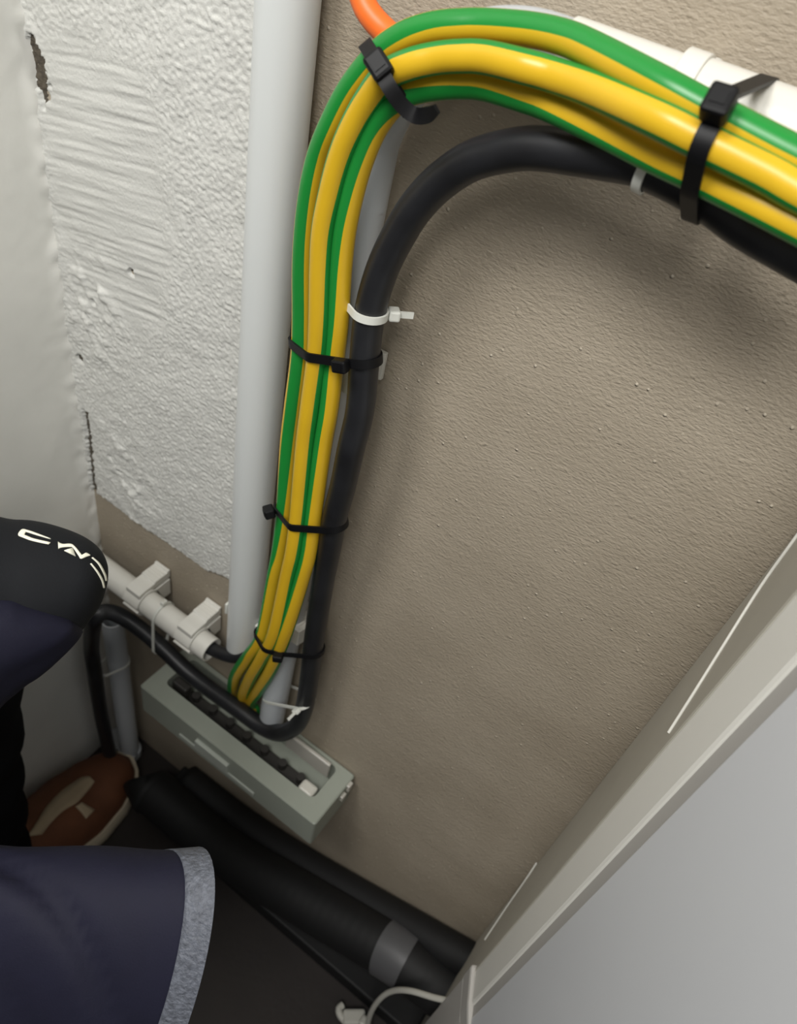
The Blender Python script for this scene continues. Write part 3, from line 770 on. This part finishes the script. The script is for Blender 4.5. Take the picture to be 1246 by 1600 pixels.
us = [-38 - 14 * i for i in range(36)]
mb = MB(); mb.loft([tail_ring(u, 0.985 + 0.0002 * (-u)) for u in us], True, True)
tailo = mb.build('jacket_tail', M_jack, person, angle=180)
mb = MB(); R0 = [tail_ring(u * 1.0, 1.0) for u in (0, -8, -18, -28, -38, -46)]
R1 = [tail_ring(u * 1.0, 0.95) for u in (-46, -30, -15, 0)]
R0 = [[p for p in r] for r in R0]
mb.loft(R0 + R1 + [R0[0]], True, False); mb.build('hem_trim', M_trim, tailo, angle=180)

TB = [(-0.30, -0.56, 0.16), (-0.36, -0.55, 0.30), (-0.42, -0.51, 0.46), (-0.465, -0.46, 0.62), (-0.48, -0.41, 0.74), (-0.48, -0.39, 0.80)]  # unseen torso of the person, added to shade the lower left corner
TP = [V3(p) for p in spline(TB, 0.02)]
mb = MB(); mb.tube(TP, [0.085 + 0.045 * math.sin(math.pi * min(1, 0.15 + 0.9 * i / len(TP))) for i in range(len(TP))], 32)
for k, p in enumerate(mb.v): mb.v[k] = p + Vector((noise.noise(p * 12), noise.noise(p * 12 + Vector((5, 0, 0))), 0)) * 0.008
mb.build('jacket_body_unseen', M_jack, person, angle=180)

# trouser leg and shoe
ank = Vector((-0.446, -0.245, ZF + 0.085))
LG = [tuple(ank), (-0.442, -0.238, 0.0), (-0.432, -0.228, 0.12), (-0.416, -0.222, 0.26), (-0.408, -0.232, 0.35), (-0.402, -0.29, 0.405), (-0.38, -0.40, 0.37), (-0.36, -0.47, 0.30)]
L = [V3(p) for p in spline(LG, 0.015)]
mb = MB(); rr = [0.046 + 0.012 * i / len(L) + 0.003 * math.sin(i * 1.1) for i in range(len(L))]; mb.tube(L, rr, 28)
for k, p in enumerate(mb.v): mb.v[k] = p + Vector((noise.noise(p * 18), noise.noise(p * 18 + Vector((5, 0, 0))), 0)) * 0.006
mb.build('trouser_leg', M_trs, person, angle=180)
SH = Vector((-0.449, -0.040, ZF)); sd = Vector((0.0, -1.0, 0.0)); sr = Vector((-sd.y, sd.x, 0)) * -1
sr = Vector((1, 0, 0))
def shoe_half(t):          # half width along the length 0 (toe) .. 1 (heel)
    pts = [(0, .004), (.03, .023), (.08, .034), (.18, .045), (.32, .050), (.5, .043), (.7, .036), (.88, .036), (.96, .028), (1, .008)]
    for (a, b), (c, d) in zip(pts, pts[1:]):
        if a <= t <= c: return b + (d - b) * (t - a) / (c - a)
    return .008
def shoe_top(t):
    pts = [(0, .030), (.04, .047), (.12, .056), (.25, .064), (.4, .084), (.55, .100), (.8, .098), (1, .085)]
    for (a, b), (c, d) in zip(pts, pts[1:]):
        if a <= t <= c: return b + (d - b) * (t - a) / (c - a)
    return .085
LS = 0.285
shoe_up = MB(); rings = []
for i in range(40):
    t = (i / 39); hw = shoe_half(t) * 0.985; ht = shoe_top(t); c = SH + sd * LS * t
    ring = []
    for k in range(28):
        g = math.pi * k / 27
        x = math.copysign(abs(math.cos(g)) ** 0.55, math.cos(g)) * hw * (1 - 0.25 * math.sin(g) ** 3); z = 0.022 + (ht - 0.022) * math.sin(g) ** 0.85
        ring.append(c + sr * x + UP * z)
    rings.append(ring)
shoe_up.loft(rings, True, True)
shoe = shoe_up.build('shoe', M_shoe, person, angle=60)
mb = MB(); N2 = 40
prof = [(t / 39) for t in range(40)]
def sole_ring(z, k):
    L_ = [SH + sd * (LS * t * (1 if k <= 1 else 1.0) + (t - 0.5) * 0.01 * (k > 1)) + sr * shoe_half(t) * k + UP * z for t in prof]
    R_ = [SH + sd * (LS * t + (t - 0.5) * 0.01 * (k > 1)) - sr * shoe_half(t) * k + UP * z for t in prof[::-1]]
    return L_ + R_
mb.loft([sole_ring(0.001, 1.02), sole_ring(0.006, 1.09), sole_ring(0.020, 1.09), sole_ring(0.026, 1.03)], True, True)
mb.build('sole', M_sole, shoe, angle=50)
# beige overlay: a curved band with a short branch, laid on the upper
ut = BVHTree.FromPolygons(shoe_up.v, shoe_up.f)
def on_shoe(px_, py_):
    h = ut.ray_cast(CAM, ray(px_, py_).normalized())
    if h[0] is None:
        h = ut.find_nearest(onZ(px_, py_, ZF + 0.05))
    n_ = h[1] if h[1].dot(CAM - h[0]) > 0 else -h[1]
    return h[0], n_
def band(strips, name):
    mb = MB()
    for pairs in strips:
        P = spline_n([tuple(a) + tuple(b) for a, b in pairs], 4); rows = []
        for ax, ay, bx, by in P:
            row = []
            for k in range(4):
                h, n_ = on_shoe(ax + (bx - ax) * k / 3, ay + (by - ay) * k / 3); row.append((h + n_ * .0004, h + n_ * .0022))
            rows.append([r[0] for r in row] + [r[1] for r in row[::-1]])
        mb.loft(rows, True, True)
    return mb.build(name, M_over, shoe, angle=180)
def sp2(x, y): return (x / 3.115, 1150 + y / 3.115)
band([[(sp2(130, 490), sp2(200, 480)), (sp2(180, 420), sp2(250, 420)), (sp2(225, 350), sp2(310, 365)), (sp2(290, 280), sp2(370, 330)), (sp2(350, 235), sp2(400, 300)), (sp2(400, 205), sp2(435, 260)), (sp2(435, 200), sp2(460, 225))],
      [(sp2(365, 345), sp2(395, 325)), (sp2(395, 375), sp2(430, 345)), (sp2(415, 402), sp2(458, 360))]], 'overlay')

# drop the helper property
for o in bpy.data.objects:
    if '_loc' in o.keys(): del o['_loc']
